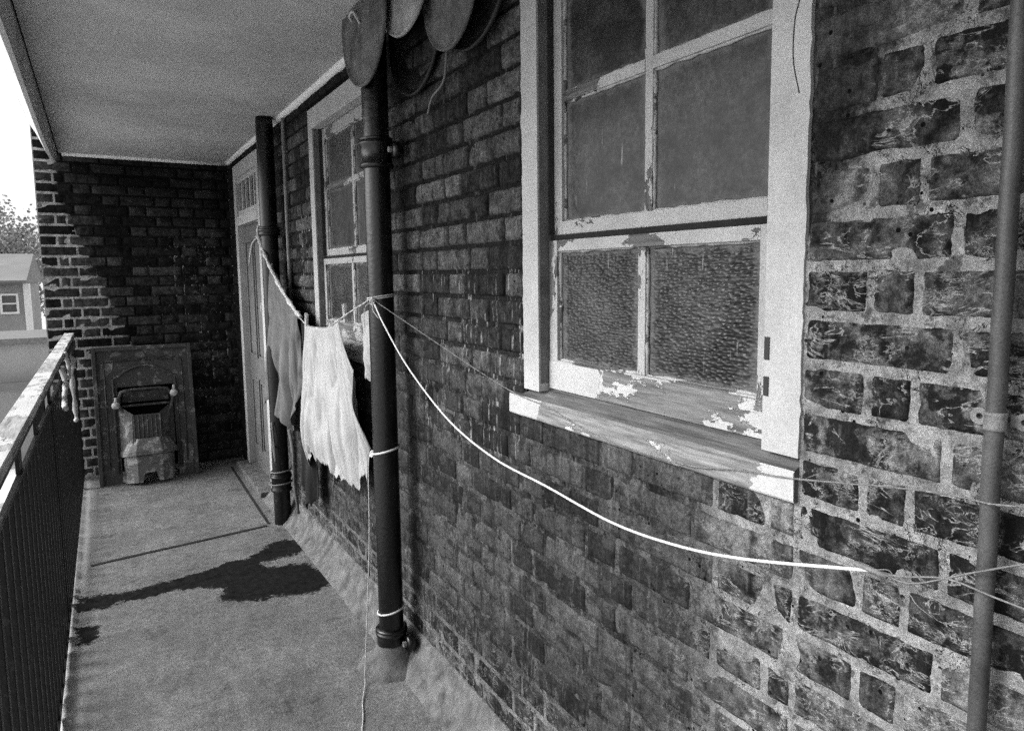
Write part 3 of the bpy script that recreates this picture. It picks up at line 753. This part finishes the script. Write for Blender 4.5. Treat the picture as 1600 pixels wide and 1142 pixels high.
# knot and loops round the thick pipe
def ring(cx, cy, z, r, rr, mat, name, label, tilt=.0, extra=None, turns=1, gap=.012, group=None):
    m = MB(); pts = []
    for i in range(int(40*turns)+1):
        th = 2*math.pi*i/40; pts.append((cx+r*math.cos(th), cy+r*math.sin(th), z+tilt*math.cos(th+.6)+gap*i/40))
    m.tube(pts, rr, 7)
    if extra: extra(m)
    return tag(m.build(name, mat), label, 'cord tie', group)
def knot(m):
    k0 = Vector((.862, 2.405, H-.10))
    m.tube([k0+Vector((.012*math.cos(a*1.7)*math.cos(a*.6), .012*math.sin(a*1.3), .014*math.sin(a*1.9))) for a in [i*.35 for i in range(46)]], .0024, 6)
    m.tube(cat([k0, k0+Vector((-.01, -.02, -.03)), k0+Vector((-.0, -.05, -.06))]), .0016, 6)
    m.tube(cat([k0, k0+Vector((-.02, .03, -.02)), k0+Vector((-.02, .05, -.07)), k0+Vector((-.02, .045, -.11))]), .0012, 6)
ring(.905, 2.44, H-.095, .051, .0026, 'rope', 'cord_tie', 'knotted bundle of string round the thick black pipe where all the cords meet', .006, knot, 2, .007)
def k2(m): 
    k0 = Vector((.872, 2.492, H-.69))
    m.tube([k0+Vector((.009*math.cos(a*1.7), .009*math.sin(a*1.3), .010*math.sin(a*1.9))) for a in [i*.35 for i in range(36)]], .003, 6)
ring(.905, 2.44, H-.675, .0515, .0040, 'cord', 'cord_tie', 'single loop of white cord at the middle of the thick black pipe', .010, k2)
ring(.905, 2.44, H-1.31, .0510, .0038, 'cord', 'cord_tie', 'lowest loop of white cord round the thick black pipe near its socket', .010)
ring(.915, 4.34, H-1.225, .060, .0045, 'clip', 'cord_tie', 'upper pale string round the foot of the flaking pipe', .004)
ring(.915, 4.34, H-1.300, .070, .0045, 'clip', 'cord_tie', 'lower pale string round the foot of the flaking pipe', .004)
cord('string', [(.865, 2.505, H-.69), (.856, 2.505, H-.75), (.840, 2.475, H-1.0), (.812, 2.44, H-1.25), (.775, 2.385, .10), (.765, 2.36, .060), (.745, 2.315, .056), (.72, 2.26, .054), (.695, 2.18, .054), (.66, 2.09, .054), (.60, 1.9, .054)], .0022, 'rope',
     'loose end of string hanging straight down beside the thick black pipe', 'string', 10)
# washing line
line = [(.860, 2.45, H-.098), (.88, 2.78, H-.165), (.90, 3.15, H-.246), (.90, 3.30, H-.256), (.90, 3.50, H-.254), (.895, 3.68, H-.204), (.89, 3.9, H-.12), (.88, 4.15, H+.02), (.87, 4.30, H+.13), (.872, 4.42, H+.235)]
cord('washing_line', line, .0032, 'rope', 'sagging washing line strung between the two iron pipes', 'washing line', 10, twist=True)
# old twisted rag wound along the steep end of the line
m = MB(); c = cat([(.90, 3.62, H-.22), (.895, 3.75, H-.175), (.888, 4.0, H-.065), (.878, 4.2, H+.055), (.868, 4.33, H+.16), (.868, 4.43, H+.235), (.875, 4.45, H+.30)], 10)
m.tube(c, [.006+.012*max(0, nz(i*.35, 2)+.35) for i in range(len(c))], 8, wob=.5)
c = cat([(.868, 4.43, H+.235), (.85, 4.52, H+.20), (.845, 4.60, H+.12), (.85, 4.66, H+.07)], 6); m.tube(c, .005, 6, wob=.4)
tag(m.build('twisted_rag', 'rope'), 'pale twisted rag wound round the steep end of the washing line by the door', 'rag')

# ------------------------------------------------------------------ washing
def hang(name, mat, label, top, bot, nu=70, nv=60, fold=.03, freq=5.0, seed=0, x=.9, cat_='washing', thick=.002, swing=0.0, zig=0.0):
    """cloth between a top curve and a bottom curve; both are lists of (y, zr)"""
    def ev(c, t):
        t *= len(c)-1; i = min(int(t), len(c)-2); f = t-i; f2 = f
        return (c[i][0]*(1-f2)+c[i+1][0]*f2, c[i][1]*(1-f2)+c[i+1][1]*f2)
    vs = []
    for i in range(nu+1):
        s = i/nu; a, b = ev(top, s), ev(bot, s)
        for j in range(nv+1):
            t = j/nv; y = a[0]+(b[0]-a[0])*t**.9; z = a[1]+(b[1]-a[1])*t
            amp = fold*(.12+.88*t**.8)
            ph = s*freq*2*math.pi+seed+1.2*nz(s*3, t*1.2, seed)
            rg = lambda q: 1-2*abs(nz(q, t*1.5+seed, seed*3))**.7
            dx = amp*(.7*math.sin(ph)+.8*rg(s*freq*1.7)+.35*rg(s*freq*5.3+9)+.12*rg(s*freq*13))+.02*t*nz(s*4, t*3, seed+5)+.006*nz(s*14, t*5, seed)
            y += .4*amp*math.cos(ph)+.3*amp*nz(s*9, t*2, 4)
            if t > .9: z += zig*(nz(s*17, seed)+.7*nz(s*43, seed)+.4*nz(s*90, seed))*(t-.9)/.1
            vs.append((x-.012*(t > 0)+dx+swing*t, y, H+z))
    m = MB(); W = nv+1
    m.add(vs, [(i*W+j, (i+1)*W+j, (i+1)*W+j+1, i*W+j+1) for i in range(nu) for j in range(nv)], 0, True)
    o = m.build(name, mat); md = o.modifiers.new('thickness', 'SOLIDIFY'); md.thickness = thick
    return tag(o, label, cat_)
hang('towel', 'clothw', 'white ragged towel hanging from the washing line in front of the far window',
     [(2.93, -.203), (3.05, -.23), (3.15, -.244), (3.3, -.254), (3.45, -.256), (3.52, -.254)],
     [(2.74, -.74), (2.78, -.88), (2.84, -.92), (2.93, -.90), (3.02, -.96), (3.12, -1.0), (3.2, -.97), (3.28, -.92), (3.40, -.95), (3.50, -.93), (3.58, -1.0), (3.66, -1.07), (3.74, -1.02)], fold=.046, freq=2.1, seed=.6, zig=.05, nu=200, nv=90)
hang('shirt', 'clothg', 'grey crumpled garment hanging on the steep end of the line by the flaking pipe',
     [(3.66, -.225), (3.75, -.185), (3.9, -.12), (4.08, -.03), (4.25, .07)],
     [(3.70, -.60), (3.85, -.86), (3.98, -.92), (4.1, -.78), (4.35, -.74), (4.62, -.85)], fold=.045, freq=2.6, seed=2.2, nu=70)
hang('black_stocking', 'clothd', 'long black garment hanging between the white towel and grey garment', [(3.60, -.25), (3.70, -.215)], [(3.58, -1.20), (3.70, -1.26), (3.82, -1.18)], fold=.02, freq=1.5, seed=1, x=.925, nu=24, zig=.06)
m = MB(); m.tube(cat([(.875, 4.35, H-.80), (.872, 4.34, H-.95), (.868, 4.32, H-1.03), (.860, 4.22, H-1.10), (.858, 4.20, H-1.12), (.862, 4.24, H-1.03), (.868, 4.3, H-.9)]), .007, 7, wob=.5)
m.tube(cat([(.89, 3.95, H-.88), (.89, 3.88, H-1.0), (.895, 3.9, H-1.2), (.90, 3.86, H-1.35)]), .009, 7, wob=.5)
tag(m.build('dangling_strap', 'clothg'), 'grey straps dangling against the foot of the flaking pipe', 'strap')
for i, (y, z) in enumerate(((3.50, -.245), (2.86, -.175))):
    t = empty('clothes_peg', (.898, y, H+z), (R(12-20*i), 0, 0))
    tag(t, ['wooden peg at the far corner of the white towel', 'wooden peg at the near corner of the white towel beside the pipe'][i], 'peg', 'pegs on the washing line')
    for s in (-1, 1):
        m = MB(); m.prism([(s*.003, -.03), (s*.010, -.028), (s*.012, .02), (s*.016, .05), (s*.008, .05), (s*.003, .01)], -.006, .006, 'x'); m.build('prong', 'rope', t)
hang('tea_towel', 'clothw', 'small white cloth dangling between the white towel and thick pipe', [(2.66, -.13), (2.78, -.16)], [(2.60, -.47), (2.68, -.485), (2.76, -.42)], fold=.01, freq=1, seed=4, x=.955, nu=16, nv=30, zig=.05)

# ------------------------------------------------------------------ tin lids hung on the pipe
def lid(name, mat, x, y, z, r, label, dish=.02, tiltz=0, tilty=0, handle=None, cat_='disc', hmat='handle'):
    t = empty(name, (x, y, z), (0, R(tilty), R(tiltz))); tag(t, label, cat_, 'round tin discs hung beside the thick pipe')
    pr = [(0, -dish), (r*.3, -dish*.96), (r*.6, -dish*.8), (r*.62, -dish*.8+.003), (r*.85, -dish*.4), (r*.93, -.001), (r*.95, -.004), (r*.975, -.009), (r*.995, -.007), (r, -.002), (r, .003), (r*.98, .004), (r*.94, .003), (r*.6, -dish*.8+.003), (0, -dish+.003)]
    m = MB(); m.lathe(pr, (0, 0, 0), 56, axis='x', cap=False); d = m.build('disc', mat, t)
    if handle:
        m = MB(); m.tube(cat([(-dish-.001, handle[0]-.03, handle[1]-.035), (-dish-.014, handle[0]-.026, handle[1]-.01), (-dish-.016, handle[0], handle[1]+.012), (-dish-.014, handle[0]+.04, handle[1]+.010), (-dish, handle[0]+.055, handle[1]+.0)]), .0045, 8); m.build('handle', hmat, d)
    return t
lid('metal_disc', 'lid', .845, 2.365, H+.865, .215, 'largest dull grey tin disc with a curled handle, nearest the ceiling edge', .014, 0, 0, (.02, .02))
lid('metal_disc', 'lidb', .885, 2.085, H+.905, .165, 'pale zinc disc hanging between the two dull grey discs', .012, 3, 4)
lid('metal_disc', 'lid', .925, 1.855, H+.845, .200, 'dull grey tin disc with a black rim hanging nearest the large window', .02, -3, 0)
lid('tin_basin', 'lidd', .975, 2.235, H+.82, .215, 'blackened round basin hung flat against the brick under the tin discs', -.035, 0, 0, cat_='basin')
lid('tin_basin', 'lidd', .965, 1.80, H+.86, .225, 'second black basin showing as a rim behind the nearest grey disc', -.02, 0, 0, cat_='basin')
m = MB(); m.tube(cat([(.955, 1.97, H+.80), (.975, 1.99, H+.70), (.98, 2.0, H+.662), (.98, 2.025, H+.60), (.98, 2.11, H+.570), (.985, 2.157, H+.53)]), .004, 8); 
tag(m.build('loose_cable', 'wire'), 'short grey cable curling down the brick under the basins', 'cable')
m = MB(); m.tube([(.95, 1.5+.1*i, H+.915) for i in range(13)], .007, 8); tag(m.build('hanging_rod', 'rail'), 'dark iron rod under the ceiling that carries the tin discs', 'rod')

# ------------------------------------------------------------------ cast iron fireplace leaning on the end wall
F = empty('iron_fireplace', (.27, 5.93, 0.0), (R(-10.5), 0, R(-2))); tag(F, 'old cast iron bedroom fireplace leaning against the end wall', 'fireplace')
# local: x across (-.335..+.335), y: wall side positive, z up
m = MB()
hx0, hx1, hz0, hz1 = -.19, .20, .10, .74
def plate_cell(x0, x1, z0, z1): m.box(x0, x1, 0, .03, z0, z1)
plate_cell(-.335, hx0, 0, 1.045); plate_cell(hx1, .335, 0, 1.045); plate_cell(hx0, hx1, hz1, 1.045)
m.box(-.345, -.318, -.022, -.0005, 0, 1.055, 0, .004); m.box(.318, .345, -.022, -.0005, 0, 1.055, 0, .004); m.box(-.317, .317, -.022, -.0005, 1.025, 1.055, 0, .004)
m.build('surround', 'fire', F)
m = MB()   # raised mouldings: arch and frieze
arc = [(-.215+.43*i/20, -.008, .80+.10*math.sin(math.pi*i/20)) for i in range(21)]; m.tube([(-.215, -.008, .08)]+arc+[(.222, -.008, .08)], .009, 8)
m.tube([(-.27, -.006, .12), (-.27, -.006, .94), (.27, -.006, .94), (.27, -.006, .12)], .006, 6)
m.tube([(-.23+.46*i/16, -.006, .965+.01*math.sin(i*1.5)) for i in range(17)], .006, 6); m.build('moulding', 'fire', F)
m = MB(); m.box(hx0-.01, hx1+.01, .19, .21, hz0, hz1); m.box(hx0-.02, hx0, .031, .19, hz0, hz1); m.box(hx1, hx1+.02, .031, .19, hz0, hz1); m.box(hx0, hx1, .031, .19, hz1, hz1+.02); m.build('firebox', 'fired', F)
m = MB()   # hood: rounded opening lip + shutter
lip = cat([(-.185, -.02, .60), (-.175, -.025, .675), (-.13, -.03, .71), (.12, -.03, .71), (.17, -.025, .675), (.185, -.02, .60), (.12, -.02, .50), (-.11, -.02, .50), (-.185, -.02, .60)], 6); m.tube(lip, .011, 8)
m.add([(-.17, .05, .62), (.17, .05, .62), (.15, .012, .70), (-.15, .012, .70)], [(0, 1, 2, 3)]); m.box(-.165, .165, .02, .04, .585, .60)
m.build('hood', 'fire', F)
m = MB()   # cheeks (canted sides) and grate basket
m.add([(-.19, -.005, .60), (-.19, -.005, .26), (-.105, -.125, .26), (-.095, -.06, .52)], [(0, 1, 2, 3)]); m.add([(-.19, .01, .60), (-.19, .01, .26), (-.105, -.11, .26), (-.095, -.045, .52)], [(3, 2, 1, 0)])
m.build('cheek', 'firel', F)  # left cheek paler: light from the open side put into its colour
m = MB(); m.add([(.19, -.005, .60), (.19, -.005, .26), (.09, -.125, .26), (.085, -.06, .52)], [(3, 2, 1, 0)]); m.add([(.19, .01, .60), (.19, .01, .26), (.09, -.11, .26), (.085, -.045, .52)], [(0, 1, 2, 3)]); m.build('cheek', 'fire', F)
m = MB(); m.add([(-.100, -.062, .515), (.088, -.062, .515), (.092, -.127, .27), (-.107, -.127, .27)], [(0, 1, 2, 3)])
m.add([(-.095, -.045, .515), (.085, -.045, .515), (.088, -.11, .27), (-.102, -.11, .27)], [(3, 2, 1, 0)])
for i in range(7):
    x = -.09+.03*i; m.tube([(x, -.066, .51), (x, -.131, .275)], .0035, 6)
m.build('grate', 'fire', F)
m = MB(); top = [(-.20, 0), (-.165, -.10), (-.09, -.165), (.09, -.165), (.165, -.10), (.20, 0)]; up = [(-.16, 0), (-.13, -.075), (-.075, -.13), (.075, -.13), (.13, -.075), (.16, 0)]
n = 6
vs = [(x, y, .235) for x, y in top]+[(x*.96, y*.97, .33) for x, y in up]+[(x, y, .205) for x, y in top]
m.add(vs, [(i, i+1, n+i+1, n+i) for i in range(5)]+[(12+i, 12+i+1, i+1, i) for i in range(5)]+[(6, 7, 8, 9, 10, 11), (17, 16, 15, 14, 13, 12)])
m.build('ash_cover', 'firel', F)
m = MB(); bs = [(-.175, 0), (-.15, -.085), (-.085, -.14), (.085, -.14), (.15, -.085), (.175, 0)]
vs = [(x, y, .20) for x, y in bs]+[(x*1.02, y*1.02, .135) for x, y in bs]; m.add(vs, [(i, i+1, n+i+1, n+i) for i in range(5)]+[(0, 1, 2, 3, 4, 5), (11, 10, 9, 8, 7, 6)])
m.build('ash_box', 'firel', F)
m = MB()
for (a, b) in (((-.175, 0), (-.15, -.085)), ((-.15, -.085), (-.085, -.14)), ((.085, -.14), (.15, -.085)), ((.15, -.085), (.175, 0))):
    vs = [(a[0], a[1], .134), (b[0], b[1], .134), (b[0], b[1], .0), (a[0], a[1], .0)]; m.add(vs+[(x*.9, y*.9+.004, z) for x, y, z in vs], [(0, 1, 2, 3), (7, 6, 5, 4), (0, 4, 5, 1), (1, 5, 6, 2), (2, 6, 7, 3), (3, 7, 4, 0)])
m.prism([(-.085, .134), (.085, .134), (.085, .0), (.055, .0), (.04, .07), (-.04, .07), (-.055, .0), (-.085, .0)], -.14, -.128, 'y')
m.build('foot_plate', 'firel', F)
for (x, z) in ((-.205, .60), (.20, .665)):
    m = MB(); m.lathe([(0, -.03), (.018, -.026), (.028, -.012), (.030, 0), (.024, .014), (0, .02)], (x, -.03, z), 14, axis='y', cap=False)
    m.tube([(x, -.035, z+.02), (x+.004, -.045, z+.06)], .010, 8); m.build('lug', 'handle', F)
for i, pts in enumerate(([(-.30, .80), (-.22, .86), (-.20, .95), (-.25, .96), (-.29, .92)], [(.235, .10), (.305, .09), (.315, .23), (.26, .26), (.24, .18)], [(-.055, .955), (-.01, .95), (.02, .98), (0, 1.01), (-.05, 1.0)])):
    m = MB(); m.prism(pts, -.0025, -.0005, 'y'); m.build('paint_splash', 'firel', F)

# rag tied to the railing
m = MB(); rg = cat([(-.17, 5.05, H-.50), (-.155, 5.00, H-.535), (-.165, 4.98, H-.60), (-.162, 4.98, H-.75), (-.160, 4.97, H-.86), (-.158, 4.93, H-.875)], 6)
m.tube(rg, [.022 if i < 5 else .012+.003*math.sin(i) for i in range(len(rg))], 8, wob=.4)
tag(m.build('tied_rag', 'rope'), 'pale strip of rag tied to the railing near the end wall', 'rag')
m = MB(); rg = cat([(-.18, 4.15, H-.46), (-.165, 4.10, H-.53), (-.172, 4.0, H-.60), (-.165, 3.9, H-.63)], 6); m.tube(rg, .012, 8, wob=.6)
tag(m.build('knotted_string', 'rope'), 'scrap of knotted string drooping from the railing, nearer than the pale rag', 'string'); m = MB()
rg = cat([(-.178, 4.6, H-.42), (-.165, 4.62, H-.50), (-.165, 4.55, H-.56), (-.178, 4.45, H-.53)], 6); m.tube(rg, .010, 8, wob=.6)
tag(m.build('knotted_string', 'rope'), 'small loop of string tied on the railing halfway to the pale rag', 'string')

# ------------------------------------------------------------------ outside
mb = MB(); mb.add([(-400, -200, -3.2), (400, -200, -3.2), (400, 900, -3.2), (-400, 900, -3.2)], [(0, 1, 2, 3)]); tag(mb.build('ground', 'oroad'), kind='structure')
mb = MB(); mb.box(-14, 4, 17.5, 20.5, -3.196, -3.1); tag(mb.build('pavement', 'opave'), kind='structure')
root = empty('brick_house', (-7, 30, -3.2)); tag(root, 'pale brick block across the yard with a white window', 'building')
def hp(m, name, mat, par=None):
    o = m.build(name, mat); o.parent = par or root
    if par is None: o.location = (7, -30, 3.2)
    return o
mb = MB(); mb.box(-20, -2.25, 30, 38, -3.2, 1.45); hp(mb, 'wall', 'obrick')
mb = MB(); mb.prism([(29.6, 1.4), (29.6, 1.5), (34, 2.55), (38.4, 1.5), (38.4, 1.4)], -20.3, -2.1, 'x'); hp(mb, 'roof', 'oroof')
mb = MB(); mb.box(-2.24, -2.05, 29.9, 30.3, -3.2, 1.39); hp(mb, 'overexposed_strip', 'owhite')  # white strip imitating a blur of overexposed light at the house corner
mb = MB(); mb.box(-20, -2.26, 29.52, 29.62, 1.33, 1.42); hp(mb, 'gutter', 'odark')
for x in (-6.5, -11.5):
    mb = MB(); mb.box(x, x+1.0, 33.5, 34.5, 2.2, 3.5); hp(mb, 'chimney', 'obrick')
for (x, z) in ((-2.95, .32), (-5.2, .32), (-7.6, .32), (-2.95, -2.3), (-5.2, -2.3)):
    mb = MB(); framed(mb, 29.93, 29.99, 0, .55, z, z+.72, .07)
    mb.v = [(x+b, a, c) for a, b, c in mb.v]; mb.box(x+.07, x+.48, 29.94, 29.98, z+.34, z+.39); w = hp(mb, 'window', 'owhite')
    mb = MB(); mb.box(x+.07, x+.48, 29.985, 29.999, z+.07, z+.65); hp(mb, 'window_glass', 'odark', w)
root = empty('flat_garage', (-5, 23, -3.2)); tag(root, 'low flat-roofed outbuilding standing in the yard in front of the brick block', 'outbuilding')
mb = MB(); mb.box(-10, .5, 22, 25, -3.2, -.15); o = mb.build('wall', 'obrick', root); o.location = (5, -23, 3.2)
mb = MB(); mb.box(-10.2, .7, 21.8, 25.2, -.149, .02); o = mb.build('roof', 'bark', root); o.location = (5, -23, 3.2)
mb = MB(); mb.box(-9, -.2, 21.6, 21.79, -1.3, -1.1); o = mb.build('ledge', 'oroof', root); o.location = (5, -23, 3.2)
def tree(x, y, zb, h, r, label):
    root = empty('broadleaf_tree', (x, y, zb)); tag(root, label, 'tree', 'trees behind the brick block')
    m = MB(); m.tube([(0, 0, 0), (.1, 0, h*.3), (.0, .1, h*.55), (.1, 0, h*.8)], [.32, .24, .16, .05], 8)
    for i in range(9):
        a = i*2.4; z = h*(.35+.05*i); m.tube([(0, 0, z), (r*.4*math.cos(a), r*.4*math.sin(a), z+h*.1), (r*.75*math.cos(a), r*.75*math.sin(a), z+h*.2)], [.12, .07, .02], 6)
    m.build('trunk', 'bark', root)
    m = MB(); cl = [(random.gauss(0, r*.38), random.gauss(0, r*.38), h*.68+random.gauss(0, h*.13)) for _ in range(64)]
    for c in cl:
        R_ = random.uniform(.35, .9)*r*.33
        for _ in range(120):
            d = Vector([random.gauss(0, 1) for _ in range(3)]); d = d/max(.3, d.length)*R_*random.uniform(.4, 1.1); p = Vector(c)+d
            a = Vector([random.gauss(0, 1) for _ in range(3)]).normalized()*.10; b = a.cross(Vector([random.gauss(0, 1) for _ in range(3)])).normalized()*.07
            m.add([p-a, p-b, p+a, p+b], [(0, 1, 2, 3)])
    m.build('crown', 'leaf', root)
tree(-4.0, 44, -3.2, 8.6, 3.4, 'rounded tree rising directly above the roof of the brick block'); tree(-9.5, 47, -3.2, 9.0, 3.6, 'second tree behind the brick block, mostly hidden by the beam')

# ------------------------------------------------------------------ light
EL, AZ = 36, 292      # sun over the open side, a little beyond the end wall
w = bpy.data.worlds.new('World'); sc.world = w; w.use_nodes = True; nt = w.node_tree
bg = nt.nodes['Background']; sk = nt.nodes.new('ShaderNodeTexSky'); sk.sky_type = 'NISHITA'; sk.sun_disc = False
sk.sun_elevation = R(EL); sk.sun_rotation = R(AZ); sk.dust_density = 4; sk.air_density = 1.0
bw = nt.nodes.new('ShaderNodeRGBToBW'); nt.links.new(sk.outputs[0], bw.inputs[0]); nt.links.new(bw.outputs[0], bg.inputs[0]); bg.inputs[1].default_value = .145
sd = bpy.data.lights.new('sun', 'SUN'); sd.energy = .95; sd.angle = R(24); sd.color = (1, 1, 1)
so = bpy.data.objects.new('sun', sd); COL.objects.link(so)
az = R(AZ); d = Vector((math.sin(az)*math.cos(R(EL)), math.cos(az)*math.cos(R(EL)), math.sin(R(EL))))
so.rotation_euler = (-d).to_track_quat('-Z', 'Y').to_euler()

# ------------------------------------------------------------------ camera
cd = bpy.data.cameras.new('camera'); cam = bpy.data.objects.new('camera', cd); COL.objects.link(cam); sc.camera = cam
cd.sensor_fit = 'HORIZONTAL'; cd.sensor_width = 36; cd.lens = 36*1069.26/1600; cd.shift_y = -34/1600; cd.clip_start = .02; cd.clip_end = 2000
yaw, tilt, roll = .5431596, .10421936, -.01233116
f = Vector((math.sin(yaw)*math.cos(tilt), math.cos(yaw)*math.cos(tilt), -math.sin(tilt)))
r = Vector((math.cos(yaw), -math.sin(yaw), 0)); u = r.cross(f)
r2 = r*math.cos(roll)+u*math.sin(roll); u2 = -r*math.sin(roll)+u*math.cos(roll)
mw = Matrix((r2, u2, -f)).transposed().to_4x4(); mw.translation = (0, 0, H); cam.matrix_world = mw

vs_ = sc.view_settings; vs_.view_transform = 'Standard'; vs_.look = 'None'; vs_.exposure = 1.35; vs_.gamma = 1
sc.render.engine = 'CYCLES'; sc.cycles.use_denoising = False; sc.cycles.max_bounces = 7; sc.cycles.diffuse_bounces = 5
sc.cycles.use_adaptive_sampling = False
